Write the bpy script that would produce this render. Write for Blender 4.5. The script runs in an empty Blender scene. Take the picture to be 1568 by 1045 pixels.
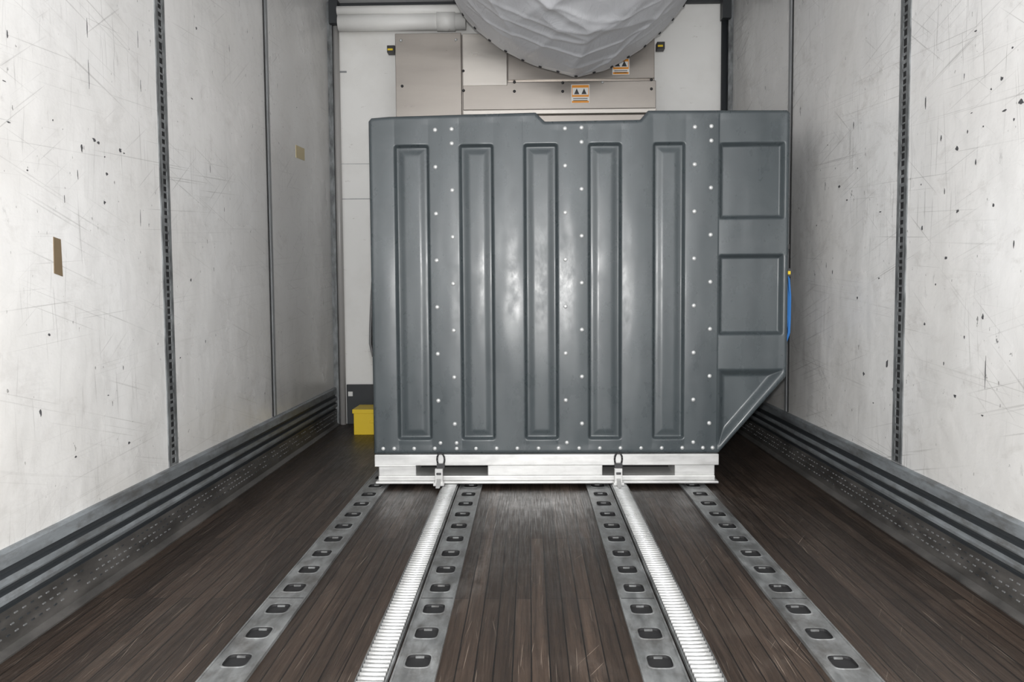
import bpy, bmesh, math, random
import numpy as np
from mathutils import Vector, Matrix, noise
random.seed(4)
S = bpy.context.scene
S.view_settings.view_transform = 'Standard'
COL = S.collection

# ------------------------------------------------------------------ materials
def mat(name, col, rough=0.5, metal=0.0, spec=0.5):
    m = bpy.data.materials.new(name); m.use_nodes = True
    b = m.node_tree.nodes['Principled BSDF']
    b.inputs['Base Color'].default_value = (*col, 1)
    b.inputs['Roughness'].default_value = rough
    b.inputs['Metallic'].default_value = metal
    b.inputs['Specular IOR Level'].default_value = spec
    return m
class NT:
    def __init__(s, m):
        s.m = m; s.nt = m.node_tree; s.b = s.nt.nodes['Principled BSDF']
        s.tc = s.nt.nodes.new('ShaderNodeTexCoord')
    def n(s, t, **k):
        nd = s.nt.nodes.new(t)
        for a, v in k.items(): setattr(nd, a, v)
        return nd
    def l(s, a, b): s.nt.links.new(a, b)
    def mapping(s, scale, loc=(0,0,0), rot=(0,0,0)):
        mp = s.n('ShaderNodeMapping'); mp.inputs['Scale'].default_value = scale
        mp.inputs['Location'].default_value = loc; mp.inputs['Rotation'].default_value = rot
        s.l(s.tc.outputs['Object'], mp.inputs['Vector']); return mp.outputs[0]
    def rs(s, rot, scale, loc=(0,0,0)):     # rotate first, then scale
        a = s.mapping((1, 1, 1), loc, rot)
        mp = s.n('ShaderNodeMapping'); mp.inputs['Scale'].default_value = scale
        s.l(a, mp.inputs['Vector']); return mp.outputs[0]
    def noise(s, vec, scale=1, detail=4, rough=0.5, dist=0):
        nd = s.n('ShaderNodeTexNoise'); nd.inputs['Scale'].default_value = scale
        nd.inputs['Detail'].default_value = detail; nd.inputs['Roughness'].default_value = rough
        nd.inputs['Distortion'].default_value = dist
        s.l(vec, nd.inputs['Vector']); return nd.outputs['Fac']
    def ramp(s, fac, p0, p1, v0=0.0, v1=1.0):
        r = s.n('ShaderNodeMapRange'); r.inputs['From Min'].default_value = p0; r.inputs['From Max'].default_value = p1
        r.inputs['To Min'].default_value = v0; r.inputs['To Max'].default_value = v1
        s.l(fac, r.inputs['Value']); return r.outputs[0]
    def mul(s, a, b, op='MULTIPLY'):
        m = s.n('ShaderNodeMath', operation=op)
        for i, q in enumerate((a, b)):
            if isinstance(q, (int, float)): m.inputs[i].default_value = q
            else: s.l(q, m.inputs[i])
        return m.outputs[0]
    def mix(s, fac, a, b, mode='MIX'):
        m = s.n('ShaderNodeMix', data_type='RGBA', blend_type=mode)
        if isinstance(fac, float): m.inputs[0].default_value = fac
        else: s.l(fac, m.inputs[0])
        for i, q in ((6, a), (7, b)):
            if isinstance(q, tuple): m.inputs[i].default_value = (*q, 1)
            else: s.l(q, m.inputs[i])
        return m.outputs[2]
    def col(s, o): s.l(o, s.b.inputs['Base Color'])
    def rough(s, o): s.l(o, s.b.inputs['Roughness'])
    def bump(s, h, strength=0.3, dist=0.01):
        b = s.n('ShaderNodeBump'); b.inputs['Strength'].default_value = strength; b.inputs['Distance'].default_value = dist
        s.l(h, b.inputs['Height']); s.l(b.outputs[0], s.b.inputs['Normal'])

def wall_mat(name, seed, base=(0.775, 0.772, 0.768), wear=0.0):
    m = mat(name, base, 0.35); t = NT(m)
    o = (seed, seed*2.3, seed*1.7)
    big = t.noise(t.mapping((1, 1, 1), o), 1.6, 5)
    c = t.mix(t.ramp(big, 0.35, 0.7), base, (base[0]*0.90, base[1]*0.89, base[2]*0.875))
    gr = t.ramp(t.noise(t.mapping((1, 1.0, 2.0), (seed+2, 8, 1)), 5.5, 9, 0.76, 0.4), 0.54, 0.78, 0, 0.40+wear)
    c = t.mix(gr, c, (0.40, 0.38, 0.36))
    gr2 = t.ramp(t.noise(t.mapping((1, 2.6, 1.0), (seed+6, 2, 5)), 9, 8, 0.78, 0.3), 0.62, 0.72, 0, 0.48)
    c = t.mix(gr2, c, (0.28, 0.275, 0.27))
    lowm = t.ramp(t.noise(t.mapping((1, 1, 1), (seed+15, 4, 2)), 2.4, 3), 0.38, 0.60)
    for i, (sc, rot, th) in enumerate([((1, 1.3, 160), (0.25, 0, 0), 0.67), ((1, 190, 3), (0.12, 0, 0), 0.69), ((1, 2, 150), (-0.6, 0, 0), 0.69), ((1, 1.0, 190), (-0.07, 0, 0), 0.67), ((1, 150, 4), (-0.05, 0, 0), 0.68)]):
        s1 = t.ramp(t.noise(t.rs(rot, sc, o), 1.0, 1.5, 0.5, 0.15), th-wear*0.05, th+0.04)
        c = t.mix(t.mul(t.mul(s1, lowm), 0.36+wear*0.45), c, (0.24, 0.235, 0.23))
    msk = t.ramp(t.noise(t.mapping((1, 1, 1), (seed+5, 1, 2)), 2.2, 2), 0.42, 0.58)
    ch = t.ramp(t.noise(t.mapping((1, 1.0, 0.7), o), 24, 5, 0.65), 0.695-wear*0.1, 0.715-wear*0.1)
    c = t.mix(t.mul(t.mul(ch, msk), 0.85), c, (0.12, 0.12, 0.12))
    ch2 = t.ramp(t.noise(t.mapping((1, 1.6, 0.8), (seed+9, 3, 4)), 42, 2, 0.5), 0.735, 0.755)
    c = t.mix(t.mul(ch2, 0.75), c, (0.14, 0.135, 0.13))
    sp = t.n('ShaderNodeSeparateXYZ'); t.l(t.tc.outputs['Object'], sp.inputs[0])
    low = t.mul(t.ramp(sp.outputs[2], 0.24, 0.85, 0.6, 0.0), t.ramp(big, 0.3, 0.7, 0.2, 1.0))
    c = t.mix(low, c, (0.47, 0.455, 0.425))
    t.col(c)
    t.rough(t.ramp(big, 0.3, 0.7, 0.22, 0.38))
    hb = t.mul(t.noise(t.mapping((1, 1, 1), o), 3.5, 3), t.mul(t.noise(t.mapping((1, 1, 1), o), 90, 2), 0.03), 'ADD')
    t.bump(hb, 0.5, 0.025)
    return m
M_WL = wall_mat('scuffed_white_frp_a', 1.0)
M_WR = wall_mat('scuffed_white_frp_b', 7.0, wear=0.22)
M_WB = mat('white_bulkhead_panel', (0.88, 0.875, 0.86), 0.45); t = NT(M_WB)
c = t.mix(t.ramp(t.noise(t.mapping((1, 1, 1)), 3, 6, 0.6), 0.45, 0.75, 0, 0.4), (0.90, 0.895, 0.875), (0.68, 0.66, 0.62))
c = t.mix(t.ramp(t.noise(t.mapping((12, 1, 30), (3, 0, 5)), 1, 5, 0.7), 0.66, 0.72, 0, 0.5), c, (0.40, 0.36, 0.32)); t.col(c)

# wood floor: narrow laminated planks running the length of the trailer
M_FL = mat('worn_laminated_hardwood', (0.06, 0.045, 0.035), 0.4); t = NT(M_FL)
st = t.noise(t.mapping((60, 1.6, 1)), 1, 6, 0.68)
st2 = t.noise(t.mapping((190, 6.0, 1), (3, 3, 3)), 1, 3, 0.6)
patchn = t.noise(t.mapping((1.6, 0.9, 1), (2, 5, 1)), 3.0, 9, 0.76)
spot = t.noise(t.mapping((1, 0.5, 1), (7, 5, 1)), 26.0, 6, 0.75)
c = t.mix(t.ramp(st, 0.36, 0.66), (0.024, 0.0165, 0.0125), (0.062, 0.043, 0.032))
c = t.mix(t.ramp(st2, 0.52, 0.72, 0, 0.30), c, (0.095, 0.070, 0.054))
c = t.mix(t.ramp(patchn, 0.52, 0.72, 0, 0.50), c, (0.115, 0.094, 0.079))
c = t.mix(t.ramp(spot, 0.56, 0.70, 0, 0.6), c, (0.018, 0.014, 0.012))
for i, (rz, th) in enumerate([(0.0, 0.735), (0.10, 0.745), (-0.13, 0.745), (0.03, 0.735), (0.5, 0.76)]):
    sc = t.ramp(t.noise(t.rs((0, 0, rz), (300, 3.6, 1), (i*3.1, i, 0)), 1.0, 1.0, 0.5), th, th+0.015)
    c = t.mix(t.mul(t.mul(sc, t.ramp(patchn, 0.40, 0.58, 0.25, 1.0)), 0.6), c, (0.38, 0.32, 0.265))
# dusty scraped patch left of the outer track
vd = t.n('ShaderNodeVectorMath', operation='LENGTH'); t.l(t.rs((0, 0, 0.25), (5.5, 1.7, 0), (0.80, -2.25, 0)), vd.inputs[0])
dust = t.mul(t.ramp(vd.outputs['Value'], 0.15, 0.75, 1, 0), t.ramp(t.noise(t.mapping((14, 5, 1)), 1, 7, 0.75), 0.42, 0.62))
c = t.mix(t.mul(dust, 0.5), c, (0.24, 0.225, 0.21))
dk = t.ramp(t.noise(t.rs((0, 0, 0.02), (130, 1.6, 1), (9, 9, 0)), 1.0, 3, 0.6), 0.64, 0.66)
c = t.mix(t.mul(dk, 0.7), c, (0.008, 0.006, 0.005))
br = t.n('ShaderNodeTexBrick'); br.inputs['Scale'].default_value = 1.0
br.inputs['Brick Width'].default_value = 1.1; br.inputs['Row Height'].default_value = 0.042
br.inputs['Mortar Size'].default_value = 0.0016
br.inputs['Color1'].default_value = (1.15, 1.12, 1.1, 1); br.inputs['Color2'].default_value = (0.52, 0.50, 0.49, 1)
br.inputs['Mortar'].default_value = (0.10, 0.10, 0.10, 1)
t.l(t.mapping((1, 1, 1), (0, 0, 0), (0, 0, math.pi/2)), br.inputs['Vector'])
t.col(t.mix(1.0, c, br.outputs['Color'], 'MULTIPLY'))
t.rough(t.ramp(t.mul(patchn, st2, 'ADD'), 0.8, 1.25, 0.33, 0.58))
t.bump(t.mul(st2, st, 'ADD'), 0.35, 0.003)

def metal(name, col, rough, met=0.85, var=0.15, scale=(8, 8, 8), bump=0.0, dirt=0.0):
    m = mat(name, col, rough, met); t = NT(m)
    n = t.noise(t.mapping(scale), 1, 5, 0.6)
    c = t.mix(t.ramp(n, 0.35, 0.7), tuple(v*(1-var) for v in col), tuple(min(1, v*(1+var)) for v in col))
    if dirt:
        d = t.ramp(t.noise(t.mapping((7, 4, 12), (4, 4, 4)), 2, 7, 0.7), 0.45, 0.7, 0, dirt)
        c = t.mix(d, c, (0.07, 0.06, 0.052))
    t.col(c); t.rough(t.ramp(n, 0.3, 0.7, rough*0.8, rough*1.25))
    if bump: t.bump(n, bump, 0.004)
    return m
M_TRK = metal('galvanised_track_steel', (0.24, 0.248, 0.25), 0.46, 0.45, 0.35, (30, 8, 30), 0.15, 0.7)
M_ROL = metal('polished_roller_steel', (0.78, 0.79, 0.79), 0.30, 0.7, 0.08)
M_ALU = metal('pallet_aluminium', (0.66, 0.66, 0.65), 0.36, 0.5, 0.10, (5, 5, 30), 0, 0.15)
M_SS = metal('stainless_cover', (0.375, 0.342, 0.312), 0.34, 0.8, 0.06, (1.5, 1, 8))
M_SS2 = metal('stainless_cover_bright', (0.56, 0.525, 0.485), 0.33, 0.75, 0.05, (1.5, 1, 8))
M_RAIL = metal('kick_rail_grey', (0.23, 0.25, 0.265), 0.46, 0.25, 0.3, (6, 3, 30), 0, 0.7)
M_RAILD = mat('kick_rail_dark', (0.03, 0.034, 0.038), 0.5)
M_SCUFF = metal('scuff_plate', (0.11, 0.105, 0.10), 0.45, 0.4, 0.45, (6, 5, 18))
M_LOUV = mat('scuff_plate_louver', (0.26, 0.265, 0.27), 0.4, 0.4)
M_POST = metal('post_grey', (0.19, 0.20, 0.205), 0.5, 0.3, 0.5, (40, 40, 14))
M_POST2 = metal('post_light', (0.32, 0.33, 0.34), 0.5, 0.2, 0.2, (40, 40, 9))
M_PIPE = mat('painted_pipe_grey', (0.42, 0.41, 0.40), 0.35)
M_BLK = mat('black_void', (0.010, 0.010, 0.011), 0.7)
M_BLKP = mat('black_plastic', (0.03, 0.03, 0.032), 0.45)
M_RIV = mat('rivet_aluminium', (0.55, 0.56, 0.56), 0.4, 0.3)
M_YEL = mat('yellow_plastic', (0.85, 0.60, 0.02), 0.45)
M_ORG = mat('orange_print', (0.85, 0.33, 0.03), 0.5)
M_WHT = mat('white_print', (0.82, 0.82, 0.80), 0.5)
M_BLU = mat('blue_webbing', (0.02, 0.16, 0.48), 0.7)
M_TAPE = mat('brown_tape', (0.17, 0.125, 0.075), 0.5)
M_STK = mat('aged_yellow_sticker', (0.62, 0.52, 0.30), 0.5)
M_CHIP = mat('chipped_paint_dark', (0.07, 0.07, 0.075), 0.7)
M_CEIL = mat('ceiling_white', (0.7, 0.71, 0.72), 0.5)
t = NT(M_CEIL); t.col(t.mix(t.noise(t.mapping((1, 1, 1)), 2, 4), (0.66, 0.67, 0.68), (0.76, 0.77, 0.78)))
# container plastic
M_CON = mat('dark_grey_composite', (0.07, 0.085, 0.09), 0.27, 0, 0.5); t = NT(M_CON)
n1 = t.noise(t.mapping((3, 1, 1.2)), 2.0, 5, 0.6)
c = t.mix(t.ramp(n1, 0.35, 0.7), (0.048, 0.059, 0.065), (0.061, 0.074, 0.080))
sm = t.ramp(t.noise(t.mapping((1, 1, 1), (4, 4, 4)), 5, 8, 0.74, 1.0), 0.55, 0.8, 0, 0.17)
c = t.mix(sm, c, (0.14, 0.15, 0.155))
t.col(c); n3 = t.noise(t.mapping((1.5, 1, 0.9), (6, 1, 2)), 6, 7, 0.68); t.rough(t.ramp(n3, 0.38, 0.62, 0.24, 0.38))
t.bump(t.mul(t.noise(t.mapping((2.6, 1, 0.6)), 2.4, 1.5), t.mul(t.noise(t.mapping((1, 1, 0.6)), 9, 1), 0.11), 'ADD'), 0.6, 0.016)
# fabric
M_FAB = mat('duct_canvas', (0.46, 0.48, 0.52), 0.38, 0, 0.6); t = NT(M_FAB)
c = t.mix(t.noise(t.mapping((1, 1, 1)), 3, 5), (0.64, 0.65, 0.69), (0.76, 0.77, 0.80)); t.col(c)
t.bump(t.noise(t.mapping((9, 3, 9)), 1.6, 4, 0.6, 1.5), 0.40, 0.012)
M_HEM = mat('duct_hem', (0.84, 0.84, 0.86), 0.45)

# ------------------------------------------------------------------ mesh helpers
class B:
    def __init__(s, name, mats, parent=None):
        s.bm = bmesh.new(); s.name = name; s.mats = mats; s.parent = parent
    def box(s, x0, x1, y0, y1, z0, z1, m=0):
        vs = [s.bm.verts.new(p) for p in ((x0,y0,z0),(x1,y0,z0),(x1,y1,z0),(x0,y1,z0),(x0,y0,z1),(x1,y0,z1),(x1,y1,z1),(x0,y1,z1))]
        for f in ((3,2,1,0),(4,5,6,7),(0,1,5,4),(1,2,6,5),(2,3,7,6),(3,0,4,7)):
            fc = s.bm.faces.new([vs[i] for i in f]); fc.material_index = m
    def face(s, pts, m=0):
        f = s.bm.faces.new([s.bm.verts.new(p) for p in pts]); f.material_index = m
    def prism(s, poly, f, a0, a1, m=0, sm=False):
        r0 = [s.bm.verts.new(f(p, a0)) for p in poly]; r1 = [s.bm.verts.new(f(p, a1)) for p in poly]
        n = len(poly)
        for i in range(n):
            fc = s.bm.faces.new((r0[i], r0[(i+1) % n], r1[(i+1) % n], r1[i])); fc.material_index = m; fc.smooth = sm
        for r in (r0, r1):
            fc = s.bm.faces.new(r); fc.material_index = m
    def cyl(s, p0, p1, r, m=0, n=12, sm=True):
        p0 = Vector(p0); p1 = Vector(p1); d = (p1-p0).normalized()
        a = d.orthogonal().normalized(); b = d.cross(a)
        poly = [(math.cos(2*math.pi*i/n)*r, math.sin(2*math.pi*i/n)*r) for i in range(n)]
        L = (p1-p0).length
        s.prism(poly, lambda p, q: tuple(p0 + a*p[0] + b*p[1] + d*q), 0, L, m, sm)
    def dome(s, c, r, h, nrm=(0, -1, 0), m=0):
        nrm = Vector(nrm); a = nrm.orthogonal().normalized(); b = nrm.cross(a); c = Vector(c)
        rings = []
        for k, (rr, hh) in enumerate(((1, 0), (0.85, 0.6), (0.5, 0.92))):
            rings.append([s.bm.verts.new(c + (a*math.cos(i*math.pi/5)+b*math.sin(i*math.pi/5))*r*rr + nrm*h*hh) for i in range(10)])
        for k in range(2):
            for i in range(10):
                f = s.bm.faces.new((rings[k][i], rings[k][(i+1)%10], rings[k+1][(i+1)%10], rings[k+1][i])); f.material_index = m; f.smooth = True
        f = s.bm.faces.new(rings[2]); f.material_index = m; f.smooth = True
    def done(s, bevel=0, smooth=False):
        bmesh.ops.recalc_face_normals(s.bm, faces=s.bm.faces)
        me = bpy.data.meshes.new(s.name); s.bm.to_mesh(me); s.bm.free()
        for m in s.mats: me.materials.append(m)
        o = bpy.data.objects.new(s.name, me); COL.objects.link(o)
        if smooth: me.polygons.foreach_set('use_smooth', [True]*len(me.polygons))
        if s.parent: o.parent = s.parent
        if bevel:
            md = o.modifiers.new('bevel', 'BEVEL'); md.width = bevel; md.segments = 2; md.limit_method = 'ANGLE'
        return o
def empty(name):
    e = bpy.data.objects.new(name, None); COL.objects.link(e); e.empty_display_size = 0.2; return e

# ------------------------------------------------------------------ dimensions (metres)
H = 0.84; F = 1254.0
XL, XR = -1.245, 1.262
Y0, YB = -1.6, 5.22
ZC = 2.645
# conversion of elevation-drawing units to metres on a plane at distance Y down the trailer
def ex(x, Y, y=447):
    return (x-811)/F*Y*(1+(y-522)/F*0.06)/(1+(x-784)/F*0.0215)
def ez(y, Y, x=811):
    return H-(y-447)/F*Y*(1+(y-522)/F*0.06)

# ------------------------------------------------------------------ shell
b = B('floor', [M_FL]); b.box(-1.32, 1.34, Y0, YB+0.05, -0.06, 0.0); b.done()
b = B('ceiling', [M_CEIL]); b.box(-1.32, 1.34, Y0, YB+0.05, ZC, ZC+0.06); b.done()
b = B('wall_left', [M_WL]); b.box(XL-0.06, XL, Y0, YB, 0.0, ZC); WLO = b.done()
b = B('wall_right', [M_WR]); b.box(XR, XR+0.06, Y0, YB, 0.0, ZC); WRO = b.done()
b = B('wall_front', [M_WB]); b.box(XL, XR, YB, YB+0.05, 0, ZC, 0); b.done()
b = B('baseboard_front', [M_RAILD, M_WHT]); b.box(XL+0.07, XR-0.07, YB-0.02, YB, 0.0, 0.255)
b.box(-1.165, -1.135, YB-0.023, YB-0.019, 0.18, 0.21, 1)
b.done(0.004)

def kick(name, X, s):
    b = B(name, [M_RAIL, M_RAILD, M_SCUFF, M_LOUV])
    prof = [(0, .243), (.010, .243), (.016, .236), (.016, .203), (.005, .198), (.005, .186), (.018, .181), (.020, .165), (.018, .160),
            (.006, .156), (.006, .146), (.019, .142), (.021, .130), (.019, .120), (.007, .116), (.007, .106), (.016, .104), (.016, .016), (.034, .004), (.034, .0)]
    mi = [0, 0, 0, 1, 1, 1, 0, 0, 1, 1, 1, 0, 0, 1, 1, 1, 2, 2, 2]
    ys = [Y0, YB]
    rows = [[b.bm.verts.new((X+s*p, y, z)) for p, z in prof] for y in ys]
    for i in range(len(prof)-1):
        f = b.bm.faces.new((rows[0][i], rows[0][i+1], rows[1][i+1], rows[1][i])); f.material_index = mi[i]
    for r, z in enumerate((.086, .064, .042)):
        y = 0.6 + (r % 2)*0.016
        while y < YB-0.05:
            if random.random() > 0.12:
                xi, xo = sorted((X+s*.0155, X+s*(.0185)))
                b.box(xi, xo, y, y+0.012, z-0.0012, z+0.0018, 3 if random.random() > 0.35 else 1)
            y += 0.032
    return b.done()
kick('baseboard_left', XL, 1); kick('baseboard_right', XR, -1)

def post(name, X, s, yc, w, wide):
    b = B(name, [M_POST if wide else M_POST2, M_BLK])
    def bx(p0, p1, y0, y1, z0, z1, m):
        a, c2 = sorted((X+s*p0, X+s*p1)); b.box(a, c2, y0, y1, z0, z1, m)
    z0, z1 = 0.246, ZC-0.002
    e = w*0.30
    bx(0, .004, yc-w/2, yc-w/2+e, z0, z1, 0); bx(0, .004, yc+w/2-e, yc+w/2, z0, z1, 0)
    if wide:
        bx(0, .001, yc-w/2+e, yc+w/2-e, z0, z1, 1)
        z = z0
        while z < z1-0.03:
            hh = random.uniform(0.005, 0.013)
            bx(0, .0035, yc-w/2+e, yc+w/2-e, z, z+hh, 0)
            z += random.choice((0.026, 0.026, 0.03, 0.022))
    else:
        bx(0, .006, yc-w/2+e, yc+w/2-e, z0, z1, 0)
        bx(0, .0045, yc-w/2-0.006, yc-w/2, z0, z1, 1)
    return b.done()
post('trim_1', XL, 1, 2.80, 0.072, True)
post('trim_2', XL, 1, 3.94, 0.055, False)
post('trim_3', XR, -1, 2.815, 0.072, True)
post('trim_4', XR, -1, 4.03, 0.055, False)
for i, (X, s) in enumerate(((XL, 1), (XR, -1))):
    b = B('trim_%d' % (5+i), [M_POST, M_RAILD, M_PIPE])
    def bx(p0, p1, y0, y1, z0, z1, m):
        a, c2 = sorted((X+s*p0, X+s*p1)); b.box(a, c2, y0, y1, z0, z1, m)
    bx(0.0, 0.030, YB-0.06, YB-0.0, 0.0, ZC, 0)
    b.cyl((X+s*0.048, YB-0.03, 0.0), (X+s*0.048, YB-0.03, ZC), 0.020, 2 if s > 0 else 1, 16)
    bx(0.022, 0.075, YB-0.10, YB-0.03, 2.50, ZC, 1)
    b.done()
b = B('trim_7', [M_RAILD]); b.box(XL, XR, YB-0.03, YB, ZC-0.03, ZC); b.done(0.004)
b = B('trim_8', [M_POST2])
b.box(XL+0.06, -0.8, YB-0.004, YB, ez(302, YB)-0.002, ez(302, YB)+0.002)
b.box(XL+0.06, -0.8, YB-0.004, YB, ez(248, YB)-0.001, ez(248, YB)+0.001)
b.box(XL+0.06, -1.14, YB-0.006, YB, ez(106, YB)-0.006, ez(106, YB)+0.004)
b.done()

# ------------------------------------------------------------------ perforated tracks
def ptrack(name, x0, x1):
    b = B(name, [M_TRK, M_BLK])
    w = x1-x0; cx = (x0+x1)/2; N = 32; pitch = 0.153; top = 0.007
    hx, hy = 0.028, 0.032
    y = 0.35
    def rr(hx, hy, k):
        a = 2*math.pi*(k+0.5)/N; c, s = math.cos(a), math.sin(a); e = 0.5
        return (math.copysign(abs(c)**e, c)*hx, math.copysign(abs(s)**e, s)*hy)
    def sq(hx, hy, k):
        a = 2*math.pi*(k+0.5)/N; c, s = math.cos(a), math.sin(a); q = max(abs(c), abs(s))
        if abs(abs(c)-abs(s)) < 0.16: return (math.copysign(hx, c), math.copysign(hy, s))
        return (c/q*hx, s/q*hy)
    while y < 4.9:
        cy = y + pitch/2
        rings = []
        def ring(fn, z): rings.append([b.bm.verts.new((cx+fn(k)[0], cy+fn(k)[1], z)) for k in range(N)])
        ring(lambda k: sq(w/2, pitch/2, k), top)
        ring(lambda k: rr(hx+.005, hy+.005, k), top)
        ring(lambda k: rr(hx+.003, hy+.003, k), top+.0015)
        ring(lambda k: rr(hx, hy, k), top+.0005)
        ring(lambda k: rr(hx-.0005, hy-.0005, k), 0.0008)
        for j in range(4):
            for k in range(N):
                f = b.bm.faces.new((rings[j][k], rings[j][(k+1)%N], rings[j+1][(k+1)%N], rings[j+1][k])); f.material_index = 1 if j == 3 else 0
        f = b.bm.faces.new(rings[4]); f.material_index = 1
        b.box(cx-0.010, cx+0.010, cy+hy-0.006, cy+hy-0.001, 0.001, top-.002, 0)
        y += pitch
    yend = y
    b.box(x0, x0+0.0045, 0.35, yend, 0.0, top+0.002, 0); b.box(x1-0.0045, x1, 0.35, yend, 0.0, top+0.002, 0)
    for yj in (2.185,):
        b.box(x0+0.004, x1-0.004, yj-0.0012, yj+0.0012, top, top+0.0006, 1)
    return b.done()
ptrack('perforated_floor_track', -0.722, -0.617)
ptrack('perforated_floor_track', -0.304, -0.208)
ptrack('perforated_floor_track', 0.240, 0.338)
ptrack('perforated_floor_track', 0.645, 0.750)

def rtrack(name, x0, x1):
    b = B(name, [M_ROL, M_TRK, M_BLK])
    b.box(x0, x1, 0.35, 4.9, 0, 0.003, 2)
    b.box(x0, x0+.004, 0.35, 4.9, 0, 0.014, 1); b.box(x1-.004, x1, 0.35, 4.9, 0, 0.014, 1)
    y = 0.37
    while y < 4.88:
        b.cyl((x0+.006, y, .0128), (x1-.006, y, .0128), .0062, 0, 10)
        y += 0.0205
    return b.done()
rtrack('roller_floor_track', -0.378, -0.309)
rtrack('roller_floor_track', 0.343, 0.414)

# ------------------------------------------------------------------ air cargo container
CONT = empty('air_cargo_container')
Yf = 3.49
X = lambda x: ex(x, Yf); Z = lambda y: ez(y, Yf)
xl, xr, xb = X(568), X(1209), X(1104)
zb, zk = Z(695), Z(572)
outline = [(xl, zb), (xb, zb), (xr-0.004, zk-0.02), (xr, zk+0.012), (xr, Z(176)), (xr-0.012, Z(172)), (X(993), Z(170)), (X(981), Z(184)), (X(836), Z(185)), (X(822), Z(171)), (X(600), Z(175)), (xl+0.012, Z(177)), (xl, Z(182))]
def sdf(poly, PX, PZ):
    d = np.full(PX.shape, 1e9); inside = np.zeros(PX.shape, bool); n = len(poly)
    for i in range(n):
        ax, az = poly[i]; bx_, bz_ = poly[(i+1) % n]
        ux, uz = bx_-ax, bz_-az
        tt = np.clip(((PX-ax)*ux+(PZ-az)*uz)/(ux*ux+uz*uz), 0, 1)
        d = np.minimum(d, (PX-ax-ux*tt)**2+(PZ-az-uz*tt)**2)
        cond = ((az > PZ) != (bz_ > PZ)) & (PX < (ux)*(PZ-az)/(uz if abs(uz) > 1e-9 else 1e-9)+ax)
        inside ^= cond
    d = np.sqrt(d); return np.where(inside, -d, d)
step = 0.0032
zt = Z(170)
gx = np.linspace(xl, xr, int((xr-xl)/step)); gz = np.linspace(zb, zt, int((zt-zb)/step))
PX, PZ = np.meshgrid(gx, gz)
xrz = np.interp(gz, [zb, zk-0.02, zk+0.012, zt], [xb, xr-0.004, xr, xr])
PX = np.minimum(PX, xrz[:, None])
zts = np.interp(PX, [xl, xl+0.012, X(600), X(822), X(836), X(981), X(993), xr-0.012, xr], [Z(182), Z(177), Z(175), Z(171), Z(185), Z(184), Z(170), Z(172), Z(176)])
PZ = np.minimum(PZ, zts)
D = np.zeros(PX.shape)
sst = lambda q: (lambda c: c*c*(3-2*c))(np.clip(q, 0, 1))
def inset(poly, depth, r, slope, floor_=None, gw=0.0, sl2=None):
    global D
    cx = sum(p[0] for p in poly)/len(poly); cz = sum(p[1] for p in poly)/len(poly)
    q = []; n = len(poly)
    for i in range(n):
        p0 = Vector(poly[i-1]); p1 = Vector(poly[i]); p2 = Vector(poly[(i+1) % n])
        d1 = (p1-p0).normalized(); d2 = (p2-p1).normalized()
        n1 = Vector((-d1.y, d1.x)); n2 = Vector((-d2.y, d2.x))
        if n1.dot(Vector((cx, cz))-p1) < 0: n1 = -n1
        if n2.dot(Vector((cx, cz))-p1) < 0: n2 = -n2
        k = r/(1+n1.dot(n2))
        q.append(tuple(p1+(n1+n2)*k))
    sd = -(sdf(q, PX, PZ)-r)
    d = depth*sst(sd/slope)
    if floor_ is not None: d = d-(depth-floor_)*sst((sd-slope-gw)/(sl2 or slope))
    D = np.where(sd > 0, d, D)
def rect(x0, x1, y0, y1): return [(X(x0), Z(y0)), (X(x1), Z(y0)), (X(x1), Z(y1)), (X(x0), Z(y1))]
ribs = ((606, 660), (705, 758), (803, 856), (901, 953), (1000, 1050))
for x0, x1 in ribs:
    inset(rect(x0, x1, 219, 674), 0.020, 0.014, 0.013, 0.015, 0.004, 0.030)
inset(rect(1101, 1202, 220, 339), 0.022, 0.012, 0.020)
inset(rect(1101, 1202, 391, 516), 0.022, 0.012, 0.020)
inset([(X(1101), Z(566)), (X(1203), Z(566)), (X(1203), Z(572)), (X(1106), Z(684)), (X(1101), Z(684))], 0.026, 0.004, 0.036)
so = sdf(outline, PX, PZ)
dd = np.clip(-so, 0, 1); r = 0.016
edge = np.where(dd < r, r-np.sqrt(np.maximum(r*r-(r-dd)**2, 0)), 0)
cuts = sorted([xl]+[X(a) for p in ribs for a in p]+[X(1101), xr])
crown = np.zeros(PX.shape)
for a, c2 in zip(cuts[:-1], cuts[1:]):
    u = (PX-a)/(c2-a); m_ = (u >= 0) & (u <= 1)
    crown = np.where(m_, 0.0026*(c2-a)/0.13*(4*(u-0.5)**2), crown)
wob = 0.0012*np.sin(PX*9+PZ*2.0)*np.sin(PZ*5.3+1)
PY = Yf + D + edge + (crown+wob)*np.clip(dd/0.04, 0, 1)
ny, nx = PX.shape
verts = np.stack([PX, PY, PZ], -1).reshape(-1, 3)
idx = np.arange(nx*ny).reshape(ny, nx)
faces = np.stack([idx[:-1, :-1], idx[:-1, 1:], idx[1:, 1:], idx[1:, :-1]], -1).reshape(-1, 4)
v = verts[faces]; areaq = np.abs((v[:, 2, 0]-v[:, 0, 0])*(v[:, 3, 2]-v[:, 1, 2])-(v[:, 3, 0]-v[:, 1, 0])*(v[:, 2, 2]-v[:, 0, 2]))
faces = faces[areaq > 1e-9]
me = bpy.data.meshes.new('front_skin'); me.from_pydata(verts.tolist(), [], faces.tolist())
bm = bmesh.new(); bm.from_mesh(me)
bmesh.ops.delete(bm, geom=[q for q in bm.verts if not q.link_faces], context='VERTS')
bmesh.ops.remove_doubles(bm, verts=bm.verts, dist=1e-5)
bm.to_mesh(me); bm.free()
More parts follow.
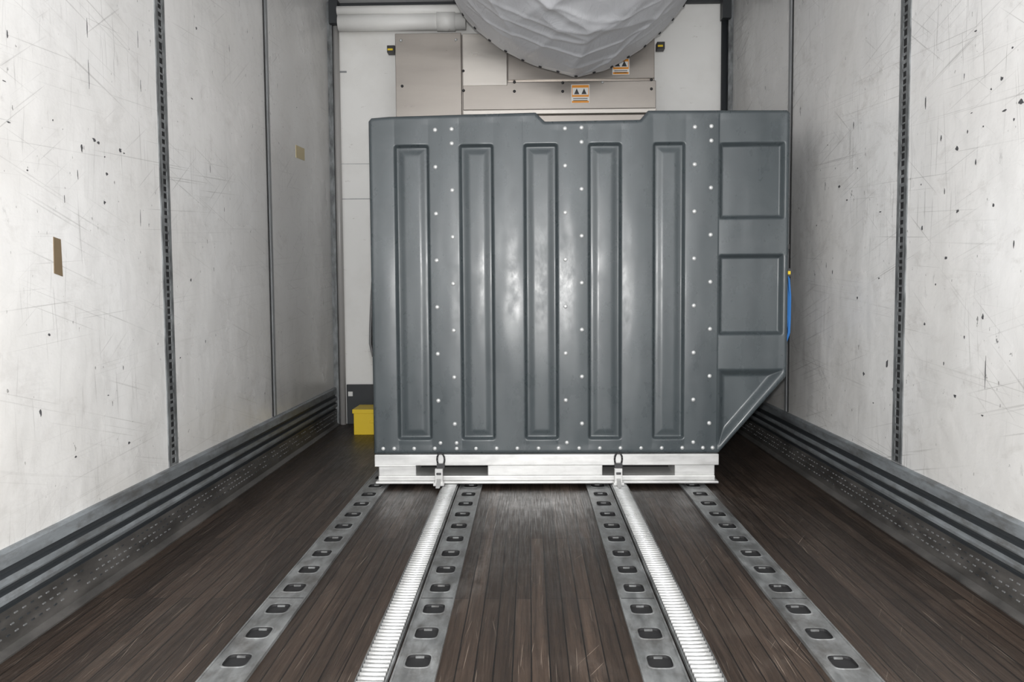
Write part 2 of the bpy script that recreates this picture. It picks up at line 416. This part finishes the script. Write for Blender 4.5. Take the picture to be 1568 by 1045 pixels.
me.polygons.foreach_set('use_smooth', [True]*len(me.polygons)); me.materials.append(M_CON)
o = bpy.data.objects.new('front_skin', me); COL.objects.link(o); o.parent = CONT
DEP = 1.33
b = B('body_shell', [M_CON], CONT)
n = len(outline)
r0 = [b.bm.verts.new((p[0], Yf+r-0.001, p[1])) for p in outline]; r1 = [b.bm.verts.new((p[0], Yf+DEP, p[1])) for p in outline]
for i in range(n): b.bm.faces.new((r0[i], r0[(i+1) % n], r1[(i+1) % n], r1[i]))
b.bm.faces.new(r1)
for yy in (Yf+0.25, Yf+0.55, Yf+0.85, Yf+1.1):
    b.box(xl-0.006, xl+0.01, yy, yy+0.12, zb+0.06, Z(182)-0.08)
    b.box(xr-0.01, xr+0.004, yy, yy+0.12, zk+0.05, Z(182)-0.08)
b.done(0.004)
b = B('rivets', [M_RIV], CONT)
for xa, xbm in ((668, 693), (865, 890), (1062, 1087)):
    pts = [(xa, 197), (xbm, 196), (xbm, 218)]
    y = 254; k = 0
    while y < 665:
        pts.append((xa if k % 2 == 0 else xbm, y)); y += 35.9; k += 1
    for (x, y) in pts:
        b.dome((X(x+1.5), Yf+0.001, Z(y)), 0.0095, 0.006)
for x in (583, 600, 631, 663, 697, 727, 759, 791, 824, 855, 887, 919, 951, 983, 1015, 1047, 1079, 1094):
    b.dome((X(x), Yf+0.002, Z(686.5)), 0.009, 0.006)
for x, y in ((672, 679), (868, 679), (1064, 679), (697, 679)): b.dome((X(x), Yf+0.002, Z(y-1)), 0.009, 0.006)
b.done()
b = B('pallet_base', [M_ALU, M_BLK], CONT)
x0, x1 = X(570), X(1103)
y1 = Yf+DEP
z0, z3 = Z(738.5), zb
z1, z2 = Z(727.5), Z(712)
b.box(x0, x1, Yf-0.012, y1, z2, z3-0.0005)
b.box(x0+0.016, x1-0.016, Yf-0.012, y1, z0+0.010, z1)
b.box(x0+0.006, x1-0.004, Yf-0.030, y1, z0, z0+0.010)
for a, c2 in ((576, 634), (745, 923), (1035, 1097)):
    b.box(X(a), X(c2), Yf-0.006, y1-0.1, z1-0.001, z2+0.001)
b.box(X(600), X(1080), Yf+0.16, y1-0.2, z1, z2, 1)
b.box(x0, X(634), Yf-0.014, Yf+0.02, z2-0.004, z2+0.002)
b.done(0.003)
b = B('base_latches', [M_BLKP, M_ALU, M_TRK], CONT)
for lx in (673, 947):
    c = Vector((X(lx), Yf-0.022, Z(702))); N = 14
    pts = [c+Vector((math.cos(2*math.pi*i/N)*0.016, -0.006*math.sin(2*math.pi*i/N), math.sin(2*math.pi*i/N)*0.030)) for i in range(N)]
    for i in range(N): b.cyl(pts[i], pts[(i+1) % N], 0.004, 0, 6)
    b.box(X(lx-6), X(lx+6), Yf-0.030, Yf-0.012, Z(716), Z(708), 0)
b.done()
for lx in (671, 946):
    b = B('track_lock', [M_ALU, M_BLKP])
    xa, xc = X(lx-6), X(lx+6)
    b.box(xa, xc, Yf-0.055, Yf-0.036, 0.022, Z(714), 0)
    b.box(xa-0.006, xc+0.006, Yf-0.070, Yf-0.036, 0.0205, 0.032, 0)
    b.prism([(Yf-0.11, 0.0205), (Yf-0.055, 0.0205), (Yf-0.055, 0.050)], lambda p, a: (a, p[0], p[1]), xa+0.008, xc-0.008, 0)
    b.cyl(((xa+xc)/2-0.010, Yf-0.056, 0.07), ((xa+xc)/2+0.010, Yf-0.056, 0.07), 0.005, 1)
    b.done(0.002)
b = B('side_straps', [M_BLU, M_BLKP, M_RIV, M_YEL], CONT)
def strap(pts, w, m):
    prev = None
    for (x, z) in pts:
        cur = [b.bm.verts.new((x, Yf+0.05, z)), b.bm.verts.new((x, Yf+0.05+w, z)), b.bm.verts.new((x+0.010, Yf+0.05+w, z)), b.bm.verts.new((x+0.010, Yf+0.05, z))]
        if prev:
            for i in range(4):
                f = b.bm.faces.new((prev[i], prev[(i+1)%4], cur[(i+1)%4], cur[i])); f.material_index = m
        prev = cur
Yq = Yf+0.05
ez2 = lambda y: ez(y, Yq)
strap([(xr-0.002, ez2(418)), (xr+0.010, ez2(430)), (xr+0.016, ez2(455)), (xr+0.016, ez2(490)), (xr+0.014, ez2(512)), (xr+0.002, ez2(525))], 0.05, 0)
strap([(xr+0.002, ez2(428)), (xr+0.007, ez2(450)), (xr+0.007, ez2(485)), (xr+0.002, ez2(505))], 0.03, 0)
b.box(xr+0.001, xr+0.022, Yq-0.005, Yq+0.05, ez2(426), ez2(414), 1)
b.box(xr+0.006, xr+0.020, Yq-0.008, Yq, ez2(423), ez2(418), 3)
b.box(xr-0.01, xr+0.010, Yf+0.03, Yf+0.09, ez2(385), ez2(377), 1)
strap([(xl-0.006, ez2(425)), (xl-0.012, ez2(450)), (xl-0.020, ez2(500)), (xl-0.022, ez2(525)), (xl-0.010, ez2(545))], 0.04, 1)
b.done()

# ------------------------------------------------------------------ refrigeration evaporator cover on bulkhead
EV = empty('refrigeration_unit')
Ye = 4.93
ex2 = lambda x, y=100: ex(x, Ye, y); ezz = lambda y: ez(y, Ye)
b = B('steel_covers', [M_SS, M_SS2, M_BLK], EV)
b.box(ex2(610), ex2(1006), Ye+0.02, YB-0.001, ezz(260), ezz(50), 0)
b.box(ex2(608), ex2(709), Ye-0.012, Ye+0.03, ezz(250), ezz(49), 0)
b.box(ex2(711), ex2(779), Ye-0.016, Ye+0.03, ezz(131), ezz(51), 1)
b.box(ex2(780), ex2(1005), Ye-0.006, Ye+0.03, ezz(122), ezz(50), 0)
b.box(ex2(711), ex2(1007), Ye-0.012, Ye+0.03, ezz(168), ezz(126), 0)
b.box(ex2(711), ex2(1007), Ye-0.030, Ye+0.03, ezz(176), ezz(169), 1)
b.box(ex2(711), ex2(1007), Ye-0.010, Ye+0.03, ezz(250), ezz(177), 0)
b.done(0.003)
b = B('cover_fixings', [M_BLKP, M_YEL, M_RIV], EV)
for x, y in ((617, 60), (618, 130), (712, 108), (712, 138), (790, 126), (790, 140), (864, 128), (864, 141), (925, 128), (1000, 125), (1000, 139), (701, 60)):
    b.dome((ex2(x), Ye-0.014, ezz(y)), 0.009, 0.008, m=2 if x % 2 else 0)
for x, sg in ((601, -1), (1015, 1)):
    b.box(ex2(x-6), ex2(x+6), Ye+0.0, Ye+0.06, ezz(77), ezz(66), 0)
    b.box(ex2(x-5), ex2(x+3), Ye-0.004, Ye+0.002, ezz(74), ezz(71), 1)
b.done(0.002)
def label(name, x0, x1, y0, y1):
    b = B(name, [M_WHT, M_ORG, M_BLKP], EV)
    Yl = Ye-0.016
    b.box(ex2(x0), ex2(x1), Yl, Yl+0.004, ezz(y1), ezz(y0), 0)
    ym = y0+(y1-y0)*0.62
    b.box(ex2(x0+1), ex2(x1-1), Yl-0.001, Yl, ezz(ym+1), ezz(y0+1), 1)
    b.box(ex2(x0+2), ex2(x1-2), Yl-0.0015, Yl, ezz(ym-2), ezz(y0+5), 0)
    for cx in (x0+(x1-x0)*0.3, x0+(x1-x0)*0.7):
        b.face([(ex2(cx-4), Yl-0.002, ezz(ym-3)), (ex2(cx+4), Yl-0.002, ezz(ym-3)), (ex2(cx), Yl-0.002, ezz(ym-12))], 2)
    b.box(ex2(x0+1), ex2(x1-1), Yl-0.001, Yl, ezz(y1-1), ezz(y1-4), 1)
    for k in range(2):
        b.box(ex2(x0+3), ex2(x1-3), Yl-0.001, Yl, ezz(ym+4+k*3), ezz(ym+3+k*3), 2)
    b.done()
label('warning_label', 877, 905, 131, 160)
label('warning_label_2', 940, 966, 92, 117)

b = B('white_pipe', [M_WB])
Yp = 5.12
for yy, rr_, xa, xz in ((31, 0.050, 521, 716), (12, 0.028, 519, 760)):
    b.cyl((ex(xa, Yp, 30), Yp, ez(yy, Yp)), (ex(xz, Yp, 30), Yp, ez(yy, Yp)), rr_, 0, 24)
b.cyl((ex(672, Yp, 30), Yp, ez(31, Yp)), (ex(700, Yp, 30), Yp, ez(31, Yp)), 0.057, 0, 24)
o = b.done()

# ------------------------------------------------------------------ canvas air duct under the ceiling
Yh = 4.66
hp = [(683, -38), (700, 0), (716, 28), (735, 48), (768, 74), (822, 99), (884, 121), (935, 106), (985, 78), (1022, 46), (1044, 20), (1057, 0), (1076, -38)]
hx_ = [ex(x, Yh, y) for x, y in hp]; hz_ = [min(ez(y, Yh), ZC-0.002) for x, y in hp]
cl = np.concatenate([[0], np.cumsum(np.hypot(np.diff(hx_), np.diff(hz_)))]); cl /= cl[-1]
NU, NV = 200, 380
b = B('canvas_air_duct', [M_FAB, M_HEM, M_BLKP])
grid = []
Ya = 0.9
sm_x = np.interp(np.linspace(0, 1, NU+1), cl, hx_); sm_z = np.interp(np.linspace(0, 1, NU+1), cl, hz_)
ker = np.ones(7)/7
sx2 = np.convolve(np.pad(sm_x, 3, 'edge'), ker, 'valid'); sz2 = np.convolve(np.pad(sm_z, 3, 'edge'), ker, 'valid')
def crease(px, py, ang, f, seed, amp):
    """one family of sharp cloth creases running in direction ang"""
    a = px*math.cos(ang)+py*math.sin(ang); c_ = -px*math.sin(ang)+py*math.cos(ang)
    n_ = noise.noise(Vector((a*f, c_*f*0.28, seed)))
    return max(0.0, 1-abs(n_)*5.0)**2*amp
for j in range(NV+1):
    v_ = j/NV; y = Yh - (Yh-Ya)*v_**1.35
    row = []
    for i in range(NU+1):
        u = i/NU; x = sx2[i]; z = sz2[i]
        w = math.sin(math.pi*u)**0.5
        dist = Yh-y
        q = min(1, dist/1.5); sag = 1 - 0.42*q*q*(3-2*q)
        z = ZC-(ZC-z)*sag
        a = noise.noise(Vector((x*1.7+y*0.8, y*1.1, 3.1)))*0.022
        a -= crease(x, y, 0.9, 3.2, 1.0, 0.013)
        a -= crease(x, y, -0.7, 3.6, 5.0, 0.011)
        a -= crease(x, y, 0.1, 4.5, 9.0, 0.008)
        a -= crease(x, y, 1.5, 6.0, 14.0, 0.006)
        z += a*w*min(1, 0.25+dist*4)
        yy = y + 0.02*math.sin(u*22)*max(0, 1-dist*4)
        row.append(b.bm.verts.new((x, yy, min(z, ZC-0.001))))
    grid.append(row)
for j in range(NV):
    for i in range(NU):
        f = b.bm.faces.new((grid[j][i], grid[j][i+1], grid[j+1][i+1], grid[j+1][i])); f.smooth = True
        f.material_index = 1 if (Yh-grid[j][NU//2].co.y) < 0.05 else 0
jr = next(j for j in range(NV) if Yh-grid[j][NU//2].co.y > 0.045)
for i in range(14, NU-10, 11):
    p = grid[jr][i].co; q = grid[jr][i+1].co
    tdir = (q-p).normalized(); nrm = Vector((tdir.z, -0.25, -tdir.x)).normalized()
    if nrm.z > 0: nrm = -nrm
    b.dome(p+nrm*0.002, 0.010, 0.005, tuple(nrm), 2)
o = b.done()

# ------------------------------------------------------------------ yellow box on the floor behind the container
b = B('yellow_storage_box', [M_YEL, M_BLKP])
Yy = 4.80
b.box(-1.045, -0.76, Yy, Yy+0.2, 0.0, 0.135, 0)
b.box(-1.052, -0.753, Yy-0.006, Yy+0.206, 0.128, 0.152, 0)
b.box(-0.95, -0.86, Yy-0.004, Yy, 0.07, 0.09, 0)
b.done(0.006)

# ------------------------------------------------------------------ marks fixed on the walls
def wl(x, y):
    Y = (-XL)*F/(811-x)
    return (Y, H-(y-447)/(811-x)*(-XL))
def wr(x, y):
    Y = XR*F/(x-811); return (Y, H-(y-447)/(x-811)*XR)
def patch(name, side, pts, m, off=0.002):
    f = wl if side < 0 else wr; Xw = XL if side < 0 else XR
    b = B(name, [m]); q = [f(*p) for p in pts]
    b.prism(q, lambda p, a: (a, p[0], p[1]), Xw, Xw-side*off, 0)
    return b
patch('brown_tape_strip', -1, [(78, 357), (89, 361), (90, 418), (77, 413)], M_TAPE).done()
patch('yellow_sticker', -1, [(457, 221), (470, 227), (470, 245), (457, 240)], M_STK).done()
def chips(name, side, lst, par):
    f = wl if side < 0 else wr; Xw = XL if side < 0 else XR
    b = B(name, [M_CHIP], par)
    for (x, y, rx, rz) in lst:
        cy, cz = f(x, y); n = 9
        poly = [(cy+math.cos(2*math.pi*k/n)*rx*random.uniform(.4, 1.1), cz+math.sin(2*math.pi*k/n)*rz*random.uniform(.4, 1.1)) for k in range(n)]
        b.prism(poly, lambda p, a: (a, p[0], p[1]), Xw, Xw-side*0.0008, 0)
    b.done()
chips('paint_chips_a', -1, [(148, 210, .012, .008), (154, 215, .012, .005), (128, 222, .006, .012), (187, 226, .012, .007), (193, 231, .006, .003), (160, 305, .008, .006),
      (163, 236, .004, .003), (120, 262, .002, .016), (165, 262, .008, .005), (185, 678, .008, .005), (47, 630, .006, .01), (20, 50, .004, .01), (143, 40, .002, .03), (300, 150, .01, .003), (290, 425, .008, .006), (66, 508, .006, .004), (345, 318, .002, .01), (460, 165, .004, .004), (270, 545, .006, .003), (143, 110, .0015, .05),
      (12, 120, .010, .002), (16, 182, .010, .002), (85, 180, .003, .003), (220, 60, .0015, .03), (222, 130, .0015, .025), (215, 330, .0015, .03), (42, 255, .004, .003), (98, 300, .0015, .012), (180, 560, .002, .008), (155, 603, .008, .002), (310, 45, .008, .006), (325, 255, .002, .02), (310, 520, .003, .008), (100, 700, .006, .004)], WLO)
chips('paint_chips_b', 1, [(1452, 237, .010, .008), (1467, 212, .004, .006), (1545, 170, .014, .010), (1480, 257, .004, .012), (1404, 168, .005, .022), (1455, 330, .009, .007), (1403, 355, .006, .008),
      (1508, 322, .005, .007), (1440, 400, .010, .006), (1475, 65, .008, .004), (1355, 560, .012, .018), (1500, 150, .004, .004), (1560, 240, .008, .004), (1560, 292, .010, .005), (1278, 292, .012, .007), (1290, 312, .010, .004), (1305, 265, .005, .004),
      (1503, 575, .002, .06), (1308, 460, .008, .010), (1320, 575, .012, .010), (1298, 200, .004, .016), (1458, 610, .010, .006), (1410, 500, .006, .006), (1515, 135, .008, .010), (1497, 490, .006, .010), (1340, 430, .006, .004), (1245, 350, .006, .004),
      (1428, 222, .005, .010), (1435, 300, .003, .010), (1520, 182, .012, .004), (1535, 195, .006, .004), (1490, 205, .004, .004), (1472, 185, .006, .002), (1555, 60, .004, .012), (1530, 90, .006, .003), (1460, 130, .002, .012), (1540, 380, .003, .012), (1425, 440, .004, .004), (1470, 520, .003, .006), (1400, 290, .004, .003), (1500, 640, .006, .003), (1440, 560, .004, .006), (1335, 620, .006, .004), (1260, 230, .006, .003), (1340, 330, .010, .003), (1270, 420, .004, .01), (1365, 600, .006, .012)], WRO)

# ------------------------------------------------------------------ lights
def area(name, loc, rot, sx, sy, p, col=(1, 1, 1)):
    l = bpy.data.lights.new(name, 'AREA'); l.shape = 'RECTANGLE'; l.size = sx; l.size_y = sy; l.energy = p; l.color = col
    o = bpy.data.objects.new(name, l); COL.objects.link(o); o.location = loc; o.rotation_euler = rot; return o
l = bpy.data.lights.new('camera_flash', 'POINT'); l.energy = 205; l.shadow_soft_size = 0.035; l.color = (1, 0.985, 0.96)
o = bpy.data.objects.new('camera_flash', l); COL.objects.link(o); o.location = (0.0, -0.03, 0.95)
area('doorway_daylight', (0, -1.5, 1.35), (math.radians(90), 0, 0), 2.4, 2.5, 66, (0.97, 0.985, 1.0))
w = bpy.data.worlds.new('World'); S.world = w; w.use_nodes = True
w.node_tree.nodes['Background'].inputs[0].default_value = (0.80, 0.84, 0.9, 1)
w.node_tree.nodes['Background'].inputs[1].default_value = 0.5

# ------------------------------------------------------------------ camera
cam = bpy.data.cameras.new('Camera'); cam.lens = 28.8; cam.sensor_width = 36; cam.clip_start = 0.05
co = bpy.data.objects.new('Camera', cam); COL.objects.link(co)
R = Matrix.Rotation(math.radians(1.23), 4, 'Z') @ Matrix.Rotation(math.radians(90-3.42), 4, 'X') @ Matrix.Rotation(math.radians(-0.4), 4, 'Z')
co.matrix_world = Matrix.Translation((0, 0, H)) @ R
S.camera = co
